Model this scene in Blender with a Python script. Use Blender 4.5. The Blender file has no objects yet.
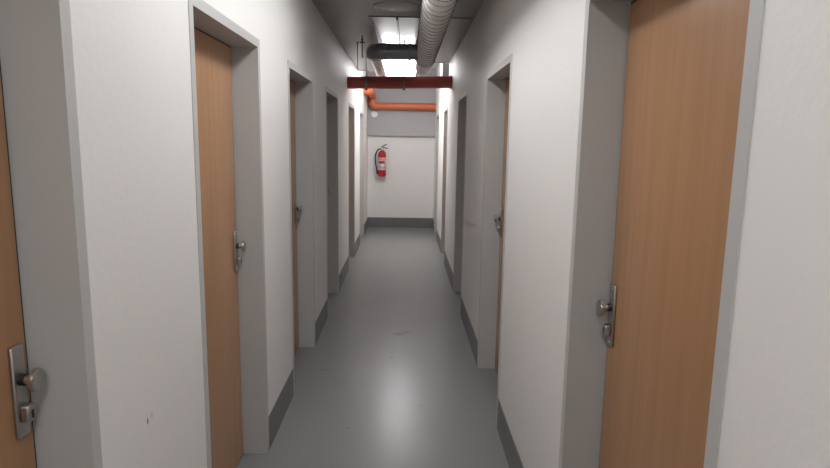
import bpy, bmesh, math, random
from mathutils import Vector, Matrix
random.seed(7)
S = bpy.context.scene
COL = S.collection
PI = math.pi

# ------------------------------------------------------------------ sizes (metres)
XL, XR = -0.690, 0.547          # corridor wall faces
ZC = 2.60                       # ceiling of the near stretch
ZF = 2.90                       # ceiling of the far stretch
Y0, YC, YE = -2.6, 7.60, 10.95  # back wall, step in the ceiling, end wall
TOP = 2.023                     # clear height of the door frames
THK = 0.22                      # wall thickness
LEAF = 0.119                    # how far the leaf sits back from the wall face
BB = 0.178                      # painted skirting height
L_DOORS = [(0.39, 1.226), (1.985, 2.822), (3.572, 4.408), (5.235, 6.065), (7.275, 8.06), (9.085, 9.89)]
R_DOORS = [(0.966, 1.825), (3.150, 4.005), (5.375, 6.165), (7.740, 8.400), (9.710, 10.50)]

# ------------------------------------------------------------------ materials
def lin(r, g, b):
    f = lambda c: (c/255/12.92) if c/255 <= .04045 else ((c/255+.055)/1.055)**2.4
    return (f(r), f(g), f(b), 1)

def mat(name, col, rough=.5, metal=0., spec=.5, bump=0., bscale=60., var=0., vscale=3., stretch=(1, 1, 1)):
    m = bpy.data.materials.new(name); m.use_nodes = True
    nt = m.node_tree; b = nt.nodes['Principled BSDF']
    b.inputs['Base Color'].default_value = col
    b.inputs['Roughness'].default_value = rough
    b.inputs['Metallic'].default_value = metal
    b.inputs['Specular IOR Level'].default_value = spec
    tc = nt.nodes.new('ShaderNodeTexCoord')
    mp = nt.nodes.new('ShaderNodeMapping'); mp.inputs['Scale'].default_value = stretch
    nt.links.new(tc.outputs['Object'], mp.inputs['Vector'])
    if var:
        n = nt.nodes.new('ShaderNodeTexNoise'); n.inputs['Scale'].default_value = vscale; n.inputs['Detail'].default_value = 6
        nt.links.new(mp.outputs[0], n.inputs['Vector'])
        mx = nt.nodes.new('ShaderNodeMix'); mx.data_type = 'RGBA'
        mx.inputs['A'].default_value = tuple(c*(1-var) for c in col[:3])+(1,)
        mx.inputs['B'].default_value = tuple(min(1, c*(1+var)) for c in col[:3])+(1,)
        nt.links.new(n.outputs['Fac'], mx.inputs['Factor']); nt.links.new(mx.outputs['Result'], b.inputs['Base Color'])
    if bump:
        n2 = nt.nodes.new('ShaderNodeTexNoise'); n2.inputs['Scale'].default_value = bscale; n2.inputs['Detail'].default_value = 4
        nt.links.new(mp.outputs[0], n2.inputs['Vector'])
        bp = nt.nodes.new('ShaderNodeBump'); bp.inputs['Strength'].default_value = bump; bp.inputs['Distance'].default_value = .01
        nt.links.new(n2.outputs['Fac'], bp.inputs['Height']); nt.links.new(bp.outputs[0], b.inputs['Normal'])
    return m

def add_spots(m, spots, col):
    """dark scuffs of their own shape: (x, y, z, rx, ry, rz) ellipsoids in world space"""
    nt = m.node_tree; b = nt.nodes['Principled BSDF']
    geo = nt.nodes.new('ShaderNodeNewGeometry')
    nz = nt.nodes.new('ShaderNodeTexNoise'); nz.inputs['Scale'].default_value = 90
    nt.links.new(geo.outputs['Position'], nz.inputs['Vector'])
    acc = None
    for (x, y, z, rx, ry, rz, k) in spots:
        mp = nt.nodes.new('ShaderNodeMapping'); mp.vector_type = 'POINT'
        mp.inputs['Location'].default_value = (-x/rx, -y/ry, -z/rz)
        mp.inputs['Scale'].default_value = (1/rx, 1/ry, 1/rz)
        nt.links.new(geo.outputs['Position'], mp.inputs['Vector'])
        ln = nt.nodes.new('ShaderNodeVectorMath'); ln.operation = 'LENGTH'; nt.links.new(mp.outputs[0], ln.inputs[0])
        ad = nt.nodes.new('ShaderNodeMath'); ad.operation = 'ADD'
        nt.links.new(ln.outputs['Value'], ad.inputs[0]); nt.links.new(nz.outputs['Fac'], ad.inputs[1])
        mr = nt.nodes.new('ShaderNodeMapRange'); mr.inputs['From Min'].default_value = 1.35; mr.inputs['From Max'].default_value = .9
        mr.inputs['To Max'].default_value = k
        nt.links.new(ad.outputs[0], mr.inputs['Value'])
        if acc is None: acc = mr.outputs[0]
        else:
            mm = nt.nodes.new('ShaderNodeMath'); mm.operation = 'MAXIMUM'
            nt.links.new(acc, mm.inputs[0]); nt.links.new(mr.outputs[0], mm.inputs[1]); acc = mm.outputs[0]
    mx = nt.nodes.new('ShaderNodeMix'); mx.data_type = 'RGBA'
    if b.inputs['Base Color'].links: nt.links.new(b.inputs['Base Color'].links[0].from_socket, mx.inputs['A'])
    else: mx.inputs['A'].default_value = b.inputs['Base Color'].default_value
    mx.inputs['B'].default_value = col
    nt.links.new(acc, mx.inputs['Factor']); nt.links.new(mx.outputs['Result'], b.inputs['Base Color'])

def glow(name, col, strength):
    m = bpy.data.materials.new(name); m.use_nodes = True
    b = m.node_tree.nodes['Principled BSDF']
    b.inputs['Base Color'].default_value = (.9, .9, .9, 1)
    b.inputs['Emission Color'].default_value = col; b.inputs['Emission Strength'].default_value = strength
    return m

WHITE = (.79, .775, .76, 1)
m_wall_l = mat('white_wall_paint_left', WHITE, .55, bump=.10, bscale=45, var=.02, vscale=1.2)
m_wall_r = mat('white_wall_paint_right', WHITE, .55, bump=.10, bscale=45, var=.02, vscale=1.2)
m_wall_e = mat('white_wall_paint_end', WHITE, .55, bump=.10, bscale=45, var=.02, vscale=1.2)
add_spots(m_wall_l, [(XL, 1.508, .838, .03, .006, .014, .95), (XL, 1.535, .842, .03, .003, .011, .8)], (.05, .045, .04, 1))
add_spots(m_wall_r, [(XR, 2.50, .20, .03, .004, .05, .5), (XR, 2.62, .34, .03, .004, .03, .3)], (.2, .18, .17, 1))
m_grey_wall = mat('grey_wall_paint', (.42, .42, .43, 1), .6, bump=.1, bscale=45, var=.03)
m_skirt = mat('dark_grey_skirting_paint', (.15, .15, .152, 1), .45, bump=.08, bscale=40, var=.08, vscale=6)
m_floor = mat('grey_epoxy_floor', (.222, .224, .222, 1), .28, spec=.36, bump=.035, bscale=14, var=.10, vscale=1.7)
add_spots(m_floor, [(-.03, 4.75, 0, .09, .05, .1, .6), (.03, 4.80, 0, .06, .03, .1, .6), (-.42, 5.62, 0, .02, .03, .1, .6), (-.33, 5.3, 0, .03, .03, .1, .4),
                    (-.08, 4.2, 0, .03, .03, .1, .35), (-.55, 3.95, 0, .05, .02, .1, .4), (.12, 3.4, 0, .02, .02, .1, .3), (-.3, 3.1, 0, .02, .015, .1, .35)], (.075, .072, .07, 1))
m_frame = mat('grey_steel_frame_paint', (.49, .49, .48, 1), .42, spec=.5, bump=.03, bscale=80, var=.03)
m_leaf = mat('beech_laminate', (.41, .220, .110, 1), .24, spec=.5, var=.16, vscale=4.5, stretch=(8, 8, .35), bump=.02, bscale=40)
m_seal = mat('black_rubber_seal', (.012, .010, .009, 1), .7)
m_steel = mat('brushed_stainless', (.50, .49, .47, 1), .30, metal=1, var=.06, vscale=30, stretch=(1, 1, 12))
m_dark_steel = mat('dark_steel', (.06, .055, .05, 1), .4, metal=.8)
m_galv = mat('galvanised_sheet', (.84, .81, .79, 1), .33, metal=.25, var=.10, vscale=14, bump=.02, bscale=20)
m_clamp = mat('dull_clamp_steel', (.22, .19, .16, 1), .45, metal=.6)
m_galv_dark = mat('dark_grey_duct', (.33, .335, .345, 1), .30, metal=.25, var=.1, vscale=8)
m_ceil = mat('grey_metallic_ceiling', (.31, .305, .295, 1), .42, metal=.4, bump=.05, bscale=5, var=.12, vscale=1.3)
m_ceil_far = mat('white_far_ceiling', (.74, .73, .71, 1), .6, bump=.05)
m_panel = mat('ribbed_metal_panel', (.38, .38, .37, 1), .42, metal=1, var=.25, vscale=9, stretch=(.6, 9, 1))
m_red = mat('red_brown_pipe', (.36, .066, .047, 1), .38, var=.12, vscale=4)
m_orange = mat('orange_sewer_pipe', (.62, .155, .055, 1), .33, var=.06, vscale=4)
m_ext = mat('extinguisher_red', (.44, .012, .020, 1), .28)
m_black = mat('black_rubber', (.012, .012, .012, 1), .45)
m_white = mat('white_plastic', (.85, .85, .84, 1), .4)
m_paper = mat('label_paper', (.74, .62, .66, 1), .5)
m_band = mat('label_pink_band', (.80, .30, .22, 1), .5)
m_lredd = mat('label_red_print', (.45, .05, .06, 1), .5)
m_house = mat('lamp_housing', (.72, .72, .70, 1), .4)
m_glow_near = glow('lit_diffuser_near', (.985, .99, 1, 1), 10.8)
m_glow_far = glow('lit_diffuser_far', (.99, .99, 1, 1), 15.0)
m_cover = mat('grey_painted_cover', (.42, .41, .39, 1), .40, metal=.4)
m_trim = mat('pale_trim_profile', (.55, .54, .52, 1), .35, metal=.6)

# ------------------------------------------------------------------ mesh helpers
class MB:
    def __init__(s): s.bm = bmesh.new()
    def box(s, a, b):
        (x0, y0, z0), (x1, y1, z1) = [tuple(map(min, a, b)), tuple(map(max, a, b))]
        v = [s.bm.verts.new(p) for p in ((x0, y0, z0), (x1, y0, z0), (x1, y1, z0), (x0, y1, z0), (x0, y0, z1), (x1, y0, z1), (x1, y1, z1), (x0, y1, z1))]
        for f in ((3, 2, 1, 0), (4, 5, 6, 7), (0, 1, 5, 4), (1, 2, 6, 5), (2, 3, 7, 6), (3, 0, 4, 7)):
            s.bm.faces.new([v[i] for i in f])
        return s
    def tube(s, pts, rad, n=24, caps=True):
        """swept circle along pts; rad a number or one per point"""
        pts = [Vector(p) for p in pts]
        rad = [rad]*len(pts) if not hasattr(rad, '__len__') else rad
        rings = []; up = None
        for i, p in enumerate(pts):
            t = (pts[min(i+1, len(pts)-1)]-pts[max(i-1, 0)])
            if t.length < 1e-9: t = pts[i]-pts[i-2] if i > 1 else Vector((0, 0, 1))
            t.normalize()
            if up is None:
                up = Vector((0, 0, 1)) if abs(t.z) < .9 else Vector((1, 0, 0))
            up = (up-t*up.dot(t)).normalized(); sd = t.cross(up)
            rings.append([s.bm.verts.new(p+(up*math.cos(2*PI*k/n)+sd*math.sin(2*PI*k/n))*rad[i]) for k in range(n)])
        for A, B in zip(rings, rings[1:]):
            for k in range(n):
                f = s.bm.faces.new((A[k], B[k], B[(k+1) % n], A[(k+1) % n])); f.smooth = True
        if caps:
            s.bm.faces.new(rings[0]); s.bm.faces.new(rings[-1][::-1])
        return s
    def lathe(s, prof, origin, axis, n=32):
        """prof: list of (distance along axis, radius); sharp steps are doubled points"""
        o = Vector(origin); a = Vector(axis).normalized()
        u = a.orthogonal().normalized(); w = a.cross(u); rings = []
        for d, r in prof:
            rings.append([s.bm.verts.new(o+a*d+(u*math.cos(2*PI*k/n)+w*math.sin(2*PI*k/n))*max(r, 1e-5)) for k in range(n)])
        for A, B in zip(rings, rings[1:]):
            for k in range(n):
                f = s.bm.faces.new((A[k], A[(k+1) % n], B[(k+1) % n], B[k])); f.smooth = True
        s.bm.faces.new(rings[0][::-1]); s.bm.faces.new(rings[-1])
        return s
    def build(s, name, material, parent=None, bevel=0., autosmooth=True):
        bmesh.ops.recalc_face_normals(s.bm, faces=s.bm.faces[:])
        me = bpy.data.meshes.new(name); s.bm.to_mesh(me); s.bm.free()
        me.materials.append(material)
        o = bpy.data.objects.new(name, me); COL.objects.link(o)
        if parent is not None:
            o.parent = parent; o.matrix_parent_inverse = Matrix.Identity(4)
            me.transform(Matrix.Translation(-parent_origin(parent)))
        if autosmooth:
            try: me.set_sharp_from_angle(angle=math.radians(40))
            except Exception: pass
        if bevel:
            md = o.modifiers.new('bevel', 'BEVEL'); md.width = bevel; md.segments = 2; md.limit_method = 'ANGLE'; md.angle_limit = math.radians(50)
        return o

def parent_origin(p):
    v = Vector((0, 0, 0))
    while p is not None: v += Vector(p.location); p = p.parent
    return v

def empty(name, loc):
    o = bpy.data.objects.new(name, None); o.empty_display_size = .1; o.location = loc; COL.objects.link(o); return o

def tag(o, label=None, cat=None, group=None, kind=None):
    for k, v in (('label', label), ('category', cat), ('group', group), ('kind', kind)):
        if v: o[k] = v
    return o

def arc(c, r, a0, a1, u, v, n=10):
    c, u, v = Vector(c), Vector(u), Vector(v)
    return [c+(u*math.cos(a0+(a1-a0)*i/n)+v*math.sin(a0+(a1-a0)*i/n))*r for i in range(n+1)]

# ------------------------------------------------------------------ the setting
tag(MB().box((XL-THK, Y0-.1, -.12), (XR+THK, YE+.1, 0)).build('floor', m_floor), 'smooth grey glossy painted corridor floor', 'floor', kind='structure')

def wall_side(name, x, sgn, doors, material, label):
    m = MB(); y = Y0; g = .012
    for (a, b) in doors:
        m.box((x, y, 0), (x+sgn*THK, a-g, ZF+.1))
        m.box((x, a-g, TOP+g), (x+sgn*THK, b+g, ZF+.1)); y = b+g
    m.box((x, y, 0), (x+sgn*THK, YE, ZF+.1))
    o = m.build(name, material); bm = bmesh.new(); bm.from_mesh(o.data)
    bmesh.ops.remove_doubles(bm, verts=bm.verts[:], dist=1e-5); bm.to_mesh(o.data); bm.free()
    return tag(o, label, 'wall', kind='structure')
wall_side('wall_left', XL, -1, L_DOORS, m_wall_l, 'white left corridor wall holding six grey door frames')
wall_side('wall_right', XR, 1, R_DOORS, m_wall_r, 'white right corridor wall holding five grey door frames')
tag(MB().box((XL-THK, YE, 0), (XR+THK, YE+.15, ZF+.1)).build('wall_end', m_wall_e), 'white wall at the far end of the corridor', 'wall', kind='structure')
tag(MB().box((XL-THK, Y0-.15, 0), (XR+THK, Y0, ZC+.3)).build('wall_back', m_wall_e), 'white wall closing the corridor behind the viewer', 'wall', kind='structure')
tag(MB().box((XL, YE-.06, 1.705), (XR, YE, ZF)).build('trim_1', m_grey_wall, bevel=.004), 'grey downstand beam across the top of the end wall', 'beam', kind='structure')

# near ceiling, its step and the brighter far ceiling
PX0, PX1, PY0, PY1, PZ1 = -.285, .300, 4.96, 7.56, 2.806       # shiny ceiling sheets, their slope added to catch the far lamp's reflection
pz = lambda y: ZC+(PZ1-ZC)*(y-PY0)/(PY1-PY0)
cb = MB(); cb.box((XL, Y0, ZC), (XR, PY0, ZC+.32)); cb.box((XL, PY0, ZC), (PX0, YC, ZC+.32)); cb.box((PX1, PY0, ZC), (XR, YC, ZC+.32)); cb.box((XL, YC, ZC), (-.40, 8.6, ZF))
tag(cb.build('ceiling', m_ceil), 'dark grey shiny ceiling over the near stretch of corridor', 'ceiling', kind='structure')
tag(MB().box((XL, YC, ZF), (XR, YE, ZF+.1)).build('ceiling_far', m_ceil_far), 'white ceiling over the far end behind the pipes', 'ceiling', kind='structure')
tag(MB().box((XL, 8.6, ZC-.012), (-.40, 8.63, ZC+.05)).box((PX1, YC, ZC-.012), (XR, YC+.03, ZC+.05)).build('trim_2', m_trim, bevel=.003), 'pale edge strip where the dark ceiling stops', 'trim', kind='structure')

def skirting(name, x, sgn, doors, label):
    m = MB(); y = Y0; f = .042
    for (a, b) in doors:
        m.box((x-sgn*.004, y, 0), (x, a-f, BB)); y = b+f
    m.box((x-sgn*.004, y, 0), (x, YE-.004, BB))
    return tag(m.build(name, m_skirt), label, 'baseboard', kind='structure')
skirting('baseboard_left', XL, -1, L_DOORS, 'dark grey baseboard along the left wall')
skirting('baseboard_right', XR, 1, R_DOORS, 'dark grey baseboard along the right wall')
tag(MB().box((XL, YE-.004, 0), (XR, YE, BB+.012)).build('baseboard_end', m_skirt), 'dark grey baseboard under the fire extinguisher wall', 'baseboard', kind='structure')

# ------------------------------------------------------------------ doors
def door(n, x, s, a, b, label):
    """x wall face, s = +1 for the right wall (into the wall), -1 left; opening from y=a (near) to y=b (far)"""
    d = empty('door_%d' % n, (x, (a+b)/2, 0)); tag(d, label, 'door', kind='structure')
    X = lambda t: x+s*t                                      # t metres into the wall from its face
    fw, pr = .037, .003
    m = MB()
    m.box((X(-pr), a-fw, 0), (X(0), a, TOP+fw)); m.box((X(-pr), b, 0), (X(0), b+fw, TOP+fw)); m.box((X(-pr), a, TOP), (X(0), b, TOP+fw))
    m.box((X(0), a-.011, 0), (X(.20), a, TOP+.011)); m.box((X(0), b, 0), (X(.20), b+.011, TOP+.011)); m.box((X(0), a, TOP), (X(.20), b, TOP+.011))
    m.build('door_frame', m_frame, d)
    q = .007
    m = MB()
    m.box((X(LEAF+.003), a, .002), (X(LEAF+.035), a+q, TOP)); m.box((X(LEAF+.003), b-q, .002), (X(LEAF+.035), b, TOP)); m.box((X(LEAF+.003), a+q, TOP-q), (X(LEAF+.035), b-q, TOP))
    m.build('seal', m_seal, d)
    leaf = MB().box((X(LEAF), a+q, .008), (X(LEAF+.04), b-q, TOP-q)).build('door_leaf', m_leaf, d, bevel=.0015)
    # long lock plate near the far edge with a disc knob above a cylinder guard
    yc = b-.045; z0, z1 = .968, 1.168; zk = 1.094; zg = 1.022
    pl = MB().box((X(LEAF-.009), yc-.020, z0), (X(LEAF), yc+.020, z1)).build('lock_plate', m_steel, d, bevel=.004)
    MB().lathe([(0, .0095), (.026, .0095), (.0265, .0095), (.0275, .022), (.0285, .0245), (.030, .0252), (.0365, .0252), (.0385, .0245), (.0395, .0225), (.0396, .0222), (.0400, 0)],
               (X(LEAF-.009), yc, zk), (-s, 0, 0), 28).build('knob', m_steel, pl)
    MB().lathe([(0, .0125), (.011, .0125), (.0112, .0125), (.0112, 0)], (X(LEAF-.009), yc, zk), (-s, 0, 0), 20).build('collar', m_dark_steel, pl)
    g = MB(); g.box((X(LEAF-.028), yc-.013, zg-.020), (X(LEAF-.009), yc+.013, zg+.018)); g.build('cylinder_guard', m_steel, pl, bevel=.005)
    MB().box((X(LEAF-.0295), yc-.0025, zg-.012), (X(LEAF-.028), yc+.0025, zg+.006)).build('keyhole', m_dark_steel, pl)
    for z in (z1-.014, z0+.014):
        MB().lathe([(0, .0042), (.0018, .0036), (.0022, 0)], (X(LEAF-.009), yc, z), (-s, 0, 0), 12).build('screw', m_steel, pl)
    return d
L_LAB = ['beech door at the left edge of the photo, nearest on the left wall',
         'beech door second along the left wall, its whole grey frame top in view',
         'third door along the left wall, a thin strip of beech leaf showing',
         'fourth door along the left wall, dark knob against its grey reveal',
         'fifth door along the left wall, just beyond the red-brown pipe',
         'sixth and farthest door on the left wall, beside the white end wall']
R_LAB = ['large beech door nearest on the right wall, filling the right foreground',
         'second door along the right wall, a thin strip of beech leaf showing',
         'third door along the right wall, a dark grey recess before the red-brown pipe',
         'fourth door along the right wall, just beyond the red-brown pipe',
         'fifth and farthest door on the right wall, beside the white end wall']
k = 1
for (a, b), t in zip(L_DOORS, L_LAB): door(k, XL, -1, a, b, t); k += 1
for (a, b), t in zip(R_DOORS, R_LAB): door(k, XR, 1, a, b, t); k += 1

# ------------------------------------------------------------------ ducts under the ceiling
DX, DZ, DR = .198, 2.462, .098
sd = empty('ventilation_duct', (DX, 3.0, DZ)); tag(sd, 'silver spiral ventilation duct under the ceiling with a dark grey branch bending left', 'duct')
bm = MB(); n = 48; pitch = .130; ring = []
prof = [(0, 0), (.003, .005), (.009, .005), (.012, 0), (.068, -.001)]
y = Y0+.12; turns = int((6.28-y)/pitch)
for t in range(turns):
    for (dy, dr) in prof:
        ring.append([bm.bm.verts.new((DX+math.cos(2*PI*i/n)*(DR+dr), y+t*pitch+dy+pitch*i/n, DZ+math.sin(2*PI*i/n)*(DR+dr))) for i in range(n)])
per = len(prof)
for A, B in zip(ring, ring[1:]):
    for i in range(n-1):
        f = bm.bm.faces.new((A[i], A[i+1], B[i+1], B[i])); f.smooth = True
for j in range(len(ring)-per-1):                              # close the helix: last column joins the next turn's first
    A, B, C, D = ring[j][n-1], ring[j+1][n-1], ring[j+1+per][0], ring[j+per][0]
    bm.bm.faces.new((A, D, C, B)).smooth = True
bm.build('ribbed_tube', m_galv, sd)
hx = [(DX+math.cos(2*PI*i/28)*(DR+.004), Y0+.126+pitch*i/28, DZ+math.sin(2*PI*i/28)*(DR+.004)) for i in range(28*turns)]
MB().tube(hx, .0038, 6).build('spiral_seam', m_dark_steel, sd)
y2 = 6.20
MB().tube([(DX, y2, DZ), (DX, y2+.004, DZ), (DX, 6.40, DZ), (DX, 6.404, DZ)], [DR, DR+.006, DR+.006, DR], 40).build('sleeve', m_galv, sd)
pts = [(DX, 6.38, DZ), (DX, 6.90, DZ)]+arc((DX, 6.90, DZ+.13), .13, -PI/2, -.15, (0, 1, 0), (0, 0, 1), 7)[1:]
pts.append(Vector((DX, pts[-1].y+.002, pz(7.02)-.01)))
MB().tube(pts, DR, 40).build('elbow', m_galv, sd)

CY, CZ, CR = 5.86, 2.458, .074
cd = sd
PXX = -.315
MB().tube([(DX-DR+.012, CY, CZ), (-.21, CY, CZ)], CR, 36).build('branch_pipe', m_galv_dark, cd)
el = arc((-.215, CY+.10, CZ), .10, -PI/2, -PI, (1, 0, 0), (0, 1, 0), 12)
MB().tube([(-.20, CY, CZ)]+el+[(PXX, CY+.13, CZ)], CR+.004, 36).build('branch_elbow', m_galv_dark, cd)
for x0, x1 in ((-.215, -.190), (.020, .045)):
    MB().tube([(x0, CY, CZ), (x0+.003, CY, CZ), (x1-.003, CY, CZ), (x1, CY, CZ)], [CR, CR+.006, CR+.006, CR], 36).build('joint_ring', m_galv_dark, cd)
MB().tube([(PXX, CY+.10, CZ), (PXX, 8.7, CZ)], CR-.010, 32).build('run_pipe', m_galv, cd)

# ------------------------------------------------------------------ pipes across the corridor
RY = 7.15; za, zb = 2.283, 2.310; RR = .070
zz = lambda x: za+(zb-za)*(x-XL)/(XR-XL)
rp = empty('cross_pipe', (-.07, RY, 2.296)); tag(rp, 'red-brown pipe running straight across the corridor from wall to wall', 'pipe')
MB().tube([(XL, RY, zz(XL)), (XR, RY, zz(XR))], RR, 40).build('pipe', m_red, rp)
x0, x1 = -.335, -.045
MB().tube([(x0-.02, RY, zz(x0)), (x0, RY, zz(x0)), (x1, RY, zz(x1)), (x1+.008, RY, zz(x1))], [RR, RR+.004, RR+.005, RR], 40).build('socket', m_red, rp)
MB().tube([(XR-.030, RY, zz(XR)), (XR-.028, RY, zz(XR)), (XR-.001, RY, zz(XR))], [RR, RR+.006, RR+.006], 40).build('collar', m_red, rp)
for x in (-.468, -.022):
    R1 = RR+.0005; w = .012
    m = MB(); nn = 40
    rs = []
    for (dx, r) in ((-w, R1), (-w, R1+.006), (w, R1+.006), (w, R1)):
        rs.append([m.bm.verts.new((x+dx, RY+math.cos(2*PI*i/nn)*r, zz(x)+math.sin(2*PI*i/nn)*r)) for i in range(nn)])
    for A, B in zip(rs, rs[1:]+rs[:1]):
        for i in range(nn): m.bm.faces.new((A[i], A[(i+1) % nn], B[(i+1) % nn], B[i]))
    c = m.build('pipe_clamp', m_clamp, rp)
    MB().tube([(x, RY, zz(x)+RR+.004), (x, RY, ZC if x < PX0 else pz(RY))], .006, 10).build('rod', m_steel, c)
    MB().box((x-.016, RY-.013, zz(x)-RR-.020), (x+.016, RY+.013, zz(x)-RR-.004)).build('bolt_lug', m_dark_steel, c)

OY, OZ, OR = 10.80, 2.232, .064
op = empty('orange_pipe', (0, OY, OZ)); tag(op, 'bright orange pipe along the end wall with an elbow at its left end', 'pipe')
TZ = OZ+.190
MB().tube([(-.50, OY, OZ), (XR, OY, OZ)], OR, 32).build('pipe', m_orange, op)
MB().tube([(-.50, OY, OZ)]+arc((-.525, OY, OZ+.075), .075, -PI/2, -PI, (1, 0, 0), (0, 0, 1), 8)+arc((-.600, OY-.075, OZ+.115), .075, 0, PI/2, (0, 1, 0), (0, 0, 1), 8)+[(-.600, OY-.12, TZ)], OR+.008, 32).build('elbow', m_orange, op)
MB().tube([(-.600, OY-.09, TZ)]+[(-.600, 9.98, TZ)]+arc((-.69, 9.97, TZ), .09, 0, -PI/2, (1, 0, 0), (0, 1, 0), 8), OR, 32).build('return_pipe', m_orange, op)

# ------------------------------------------------------------------ things fixed to the ceiling
for i, (x0, x1, lab) in enumerate(((PX0, -.088, 'left of two shiny ribbed metal sheets on the ceiling'), (-.070, PX1, 'right of two shiny ribbed metal sheets on the ceiling, beside the spiral duct'))):
    m = MB(); nseg = 52; ya, yb = PY0, PY1
    rows = []
    for j in range(nseg*2+1):
        yy = ya+(yb-ya)*j/(nseg*2); dz = -.003+(.0012 if j % 4 == 0 else 0)
        rows.append((yy, pz(yy)+dz))
    prev = None
    for yy, z in rows:
        cur = [m.bm.verts.new((x0, yy, z)), m.bm.verts.new((x1, yy, z)), m.bm.verts.new((x1, yy, pz(yy)+.004)), m.bm.verts.new((x0, yy, pz(yy)+.004))]
        if prev:
            for a_ in range(4): m.bm.faces.new((prev[a_], prev[(a_+1) % 4], cur[(a_+1) % 4], cur[a_]))
        else: m.bm.faces.new(cur[::-1])
        prev = cur
    m.bm.faces.new(prev)
    tag(m.build('metal_ceiling_sheet', m_panel), lab, 'ceiling sheet', 'ribbed metal sheets on the ceiling')
sm = MB(); sm.tube([(-.079, PY0+.01, pz(PY0)-.013), (-.079, 6.7, pz(6.7)-.013)], .009, 12)
tag(sm.build('seam_strip', m_dark_steel), 'dark narrow rail between the two shiny ceiling sheets', 'rail')
tag(MB().box((XL+.38, 4.942, ZC-.007), (XR-.02, 4.954, ZC)).build('ceiling_batten', m_clamp, bevel=.002), 'thin dark batten crossing the ceiling in front of the shiny sheets', 'batten')
cv = empty('round_ceiling_cover', (-.075, 4.60, ZC)); tag(cv, 'round grey cover on the ceiling at the top of the photo', 'cover')
MB().lathe([(0, .175), (.006, .174), (.008, .168), (.008, .160), (.004, .156), (.004, .0)], (-.075, 4.60, ZC), (0, 0, -1), 56).build('rim', m_cover, cv)
MB().lathe([(.0042, .154), (.006, .150), (.006, 0)], (-.075, 4.60, ZC), (0, 0, -1), 56).build('disc', m_cover, cv)

hr = empty('hanger_rod', (-.425, 5.86, ZC)); tag(hr, 'thin steel hanger rod with a crossbar beside the dark duct elbow', 'hanger')
MB().tube([(-.425, 5.86, ZC), (-.425, 5.86, 2.40)], .005, 10).build('rod', m_dark_steel, hr)
MB().box((-.450, 5.852, 2.535), (-.400, 5.868, 2.545)).build('crossbar', m_dark_steel, hr)
MB().lathe([(0, .011), (.010, .011), (.010, 0)], (-.425, 5.86, 2.57), (0, 0, -1), 6).build('nut', m_dark_steel, hr)

hr = empty('hanger_rod', (-.500, 6.25, ZC)); tag(hr, 'plain thin hanger rod nearer the left wall, without a crossbar', 'hanger')
MB().tube([(-.500, 6.25, ZC), (-.500, 6.25, 2.33)], .004, 10).build('rod', m_dark_steel, hr)
MB().lathe([(0, .010), (.008, .010), (.008, 0)], (-.500, 6.25, ZC), (0, 0, -1), 6).build('nut', m_dark_steel, hr)

jb = empty('wall_box', (XR, 7.95, 2.47)); tag(jb, 'dark grey box high on the right wall just behind the red-brown pipe', 'junction box')  # plain box guessed from a dark upright strip
MB().box((XR-.075, 7.72, 2.37), (XR, 8.2, ZF)).build('body', m_galv_dark, jb, bevel=.004)
MB().box((XR-.082, 7.73, 2.38), (XR-.075, 8.19, ZF-.05)).build('lid', m_galv_dark, jb, bevel=.002)

# ------------------------------------------------------------------ lamps
def lamp(name, x, y0, y1, w, ztop, h, gmat, label):
    r = empty(name, (x, (y0+y1)/2, ztop)); tag(r, label, 'lamp')
    MB().box((x-w/2, y0, ztop-h*.85), (x+w/2, y1, ztop)).build('housing', m_house, r, bevel=.006)
    MB().box((x-w/2+.012, y0+.02, ztop-h), (x+w/2-.012, y1-.02, ztop-h*.85)).build('diffuser', gmat, r, bevel=.004)
    for yy in (y0, y1): MB().box((x-w/2, yy-.012, ztop-h*1.05), (x+w/2, yy+.012, ztop)).build('end_cap', m_house, r, bevel=.004)
    return r
lamp('ceiling_lamp', -.10, 1.30, 3.70, .28, ZC, .085, m_glow_near, 'long lit ceiling lamp above the second left door')
lamp('ceiling_lamp', -.10, -1.9, .50, .28, ZC, .085, m_glow_near, 'long lit ceiling lamp above the viewer')
LX, LZ = -.085, 2.76
fl = empty('ceiling_lamp', (LX, 8.55, LZ)); tag(fl, 'bright wide lamp glowing behind the red-brown pipe', 'lamp')
MB().box((LX-.24, 7.78, LZ-.035), (LX+.24, 9.35, LZ)).build('housing', m_house, fl, bevel=.006)
MB().box((LX-.23, 7.79, LZ-.165), (LX+.23, 9.34, LZ-.035)).build('diffuser', m_glow_far, fl, bevel=.025)
for yy in (8.1, 9.05): MB().tube([(-.085, yy, LZ-.005), (-.085, yy, ZF)], .010, 10).build('stem', m_house, fl)

# ------------------------------------------------------------------ end wall things
vx, vz = -.566, 2.090; vy = YE-.06
rv = empty('round_wall_vent', (vx, vy, vz)); tag(rv, 'small round white vent on the grey beam under the orange pipe', 'vent')
MB().lathe([(0, .057), (.008, .055), (.014, .046), (.014, .040), (.006, .038), (.006, 0)], (vx, vy, vz), (0, -1, 0), 36).build('rim', m_white, rv)
MB().lathe([(.006, .012), (.012, .012), (.012, .030), (.020, .027), (.022, 0)], (vx, vy, vz), (0, -1, 0), 32).build('disc', m_white, rv)

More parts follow.
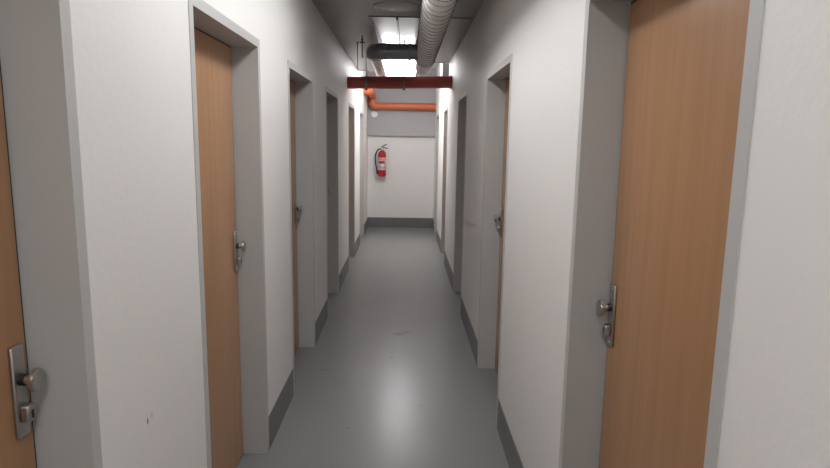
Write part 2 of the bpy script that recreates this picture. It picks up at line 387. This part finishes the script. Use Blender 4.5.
ex, ez = -.418, .965; R_ = .073; ey = YE-.030-R_
fe = empty('fire_extinguisher', (ex, ey, ez)); tag(fe, 'red fire extinguisher with black hose hanging on the white end wall', 'fire extinguisher')
MB().lathe([(0, .055), (.004, .066), (.016, R_-.001), (.03, R_), (.395, R_), (.425, R_-.006), (.452, .055), (.468, .034), (.474, .026), (.474, 0)], (ex, ey, ez), (0, 0, 1), 40).build('body', m_ext, fe)
def wrap(name, z0, z1, r, half, material):
    m = MB(); nn = 20; rows = []
    for zq in (z0, z1):
        rows.append([(ex+math.sin(-half+2*half*i/nn)*r, ey-math.cos(-half+2*half*i/nn)*r, zq) for i in range(nn+1)])
    V = [[m.bm.verts.new(p) for p in rw] for rw in rows]
    for i in range(nn): m.bm.faces.new((V[0][i], V[0][i+1], V[1][i+1], V[1][i])).smooth = True
    o = m.build(name, material, fe); md = o.modifiers.new('thick', 'SOLIDIFY'); md.thickness = .0006; md.offset = 1
    return o
wrap('label', ez+.118, ez+.345, R_+.0006, 1.25, m_paper)
wrap('label_band', ez+.300, ez+.338, R_+.0016, 1.2, m_band)
wrap('label_picture', ez+.235, ez+.290, R_+.0016, .75, m_lredd)
wrap('label_strip', ez+.122, ez+.140, R_+.0016, 1.2, m_white)
MB().lathe([(0, .025), (.018, .025), (.018, .018), (.055, .018), (.060, .012), (.060, 0)], (ex, ey, ez+.474), (0, 0, 1), 24).build('valve', m_steel, fe)
MB().lathe([(0, .016), (.012, .016), (.014, .012), (.014, 0)], (ex, ey-.018, ez+.505), (0, -1, 0), 20).build('gauge', m_white, fe)
MB().tube([(ex-.005, ey, ez+.520), (ex+.045, ey-.006, ez+.524), (ex+.105, ey-.010, ez+.512)], [.010, .009, .007], 12).build('carry_handle', m_dark_steel, fe)
MB().tube([(ex-.012, ey, ez+.535), (ex+.030, ey-.006, ez+.562), (ex+.085, ey-.010, ez+.592)], [.010, .009, .007], 12).build('lever', m_dark_steel, fe)
hose = []
ctrl = [Vector(p) for p in ((ex-.015, ey-.01, ez+.500), (ex-.070, ey-.015, ez+.490), (ex-.118, ey-.015, ez+.400), (ex-.120, ey-.015, ez+.270), (ex-.100, ey-.02, ez+.150), (ex-.092, ey-.02, ez+.105))]
for i in range(len(ctrl)-1):
    p0, p1, p2, p3 = ctrl[max(i-1, 0)], ctrl[i], ctrl[i+1], ctrl[min(i+2, len(ctrl)-1)]
    for j in range(6):
        t = j/6; hose.append(.5*((2*p1)+(p2-p0)*t+(2*p0-5*p1+4*p2-p3)*t*t+(3*p1-p0-3*p2+p3)*t**3))
hose.append(ctrl[-1])
MB().tube(hose, .0115, 14).build('hose', m_black, fe)
MB().tube([(ex-.094, ey-.02, ez+.125), (ex-.090, ey-.02, ez+.095), (ex-.084, ey-.02, ez+.045)], [.013, .017, .017], 14).build('nozzle', m_black, fe)
mb = MB(); mb.box((ex-.022, ey+R_-.004, ez+.06), (ex+.022, YE, ez+.46)); mb.build('wall_bracket', m_dark_steel, fe)
MB().tube([(ex+math.cos(t)*(R_+.0022), ey+math.sin(t)*(R_+.0022), ez+.375) for t in [2*PI*i/40 for i in range(41)]], .0022, 8, False).build('strap', m_dark_steel, fe)

# ------------------------------------------------------------------ camera and world
f_px, yaw, pitch, roll = 585.757, .01927663, .15560012, -.01635634
cy, sy, cp, sp = math.cos(yaw), math.sin(yaw), math.cos(pitch), math.sin(pitch)
fwd = Vector((sy*cp, cy*cp, -sp)); right = Vector((cy, -sy, 0)); down = fwd.cross(right)
r2 = right*math.cos(roll)+down*math.sin(roll); d2 = -right*math.sin(roll)+down*math.cos(roll)
cam = bpy.data.cameras.new('camera'); co = bpy.data.objects.new('camera', cam); COL.objects.link(co)
up = -d2; bk = -fwd
co.matrix_world = Matrix(((r2.x, up.x, bk.x, 0), (r2.y, up.y, bk.y, 0), (r2.z, up.z, bk.z, 1.6), (0, 0, 0, 1)))
cam.sensor_fit = 'HORIZONTAL'; cam.sensor_width = 36; cam.lens = f_px/830*36; cam.clip_start = .02
S.camera = co
w = bpy.data.worlds.new('world'); S.world = w; w.use_nodes = True
w.node_tree.nodes['Background'].inputs[0].default_value = (.5, .5, .5, 1); w.node_tree.nodes['Background'].inputs[1].default_value = .02
S.view_settings.view_transform = 'Standard'; S.view_settings.look = 'None'; S.view_settings.gamma = 1; S.view_settings.use_curve_mapping = False
S.view_settings.exposure = 0.0
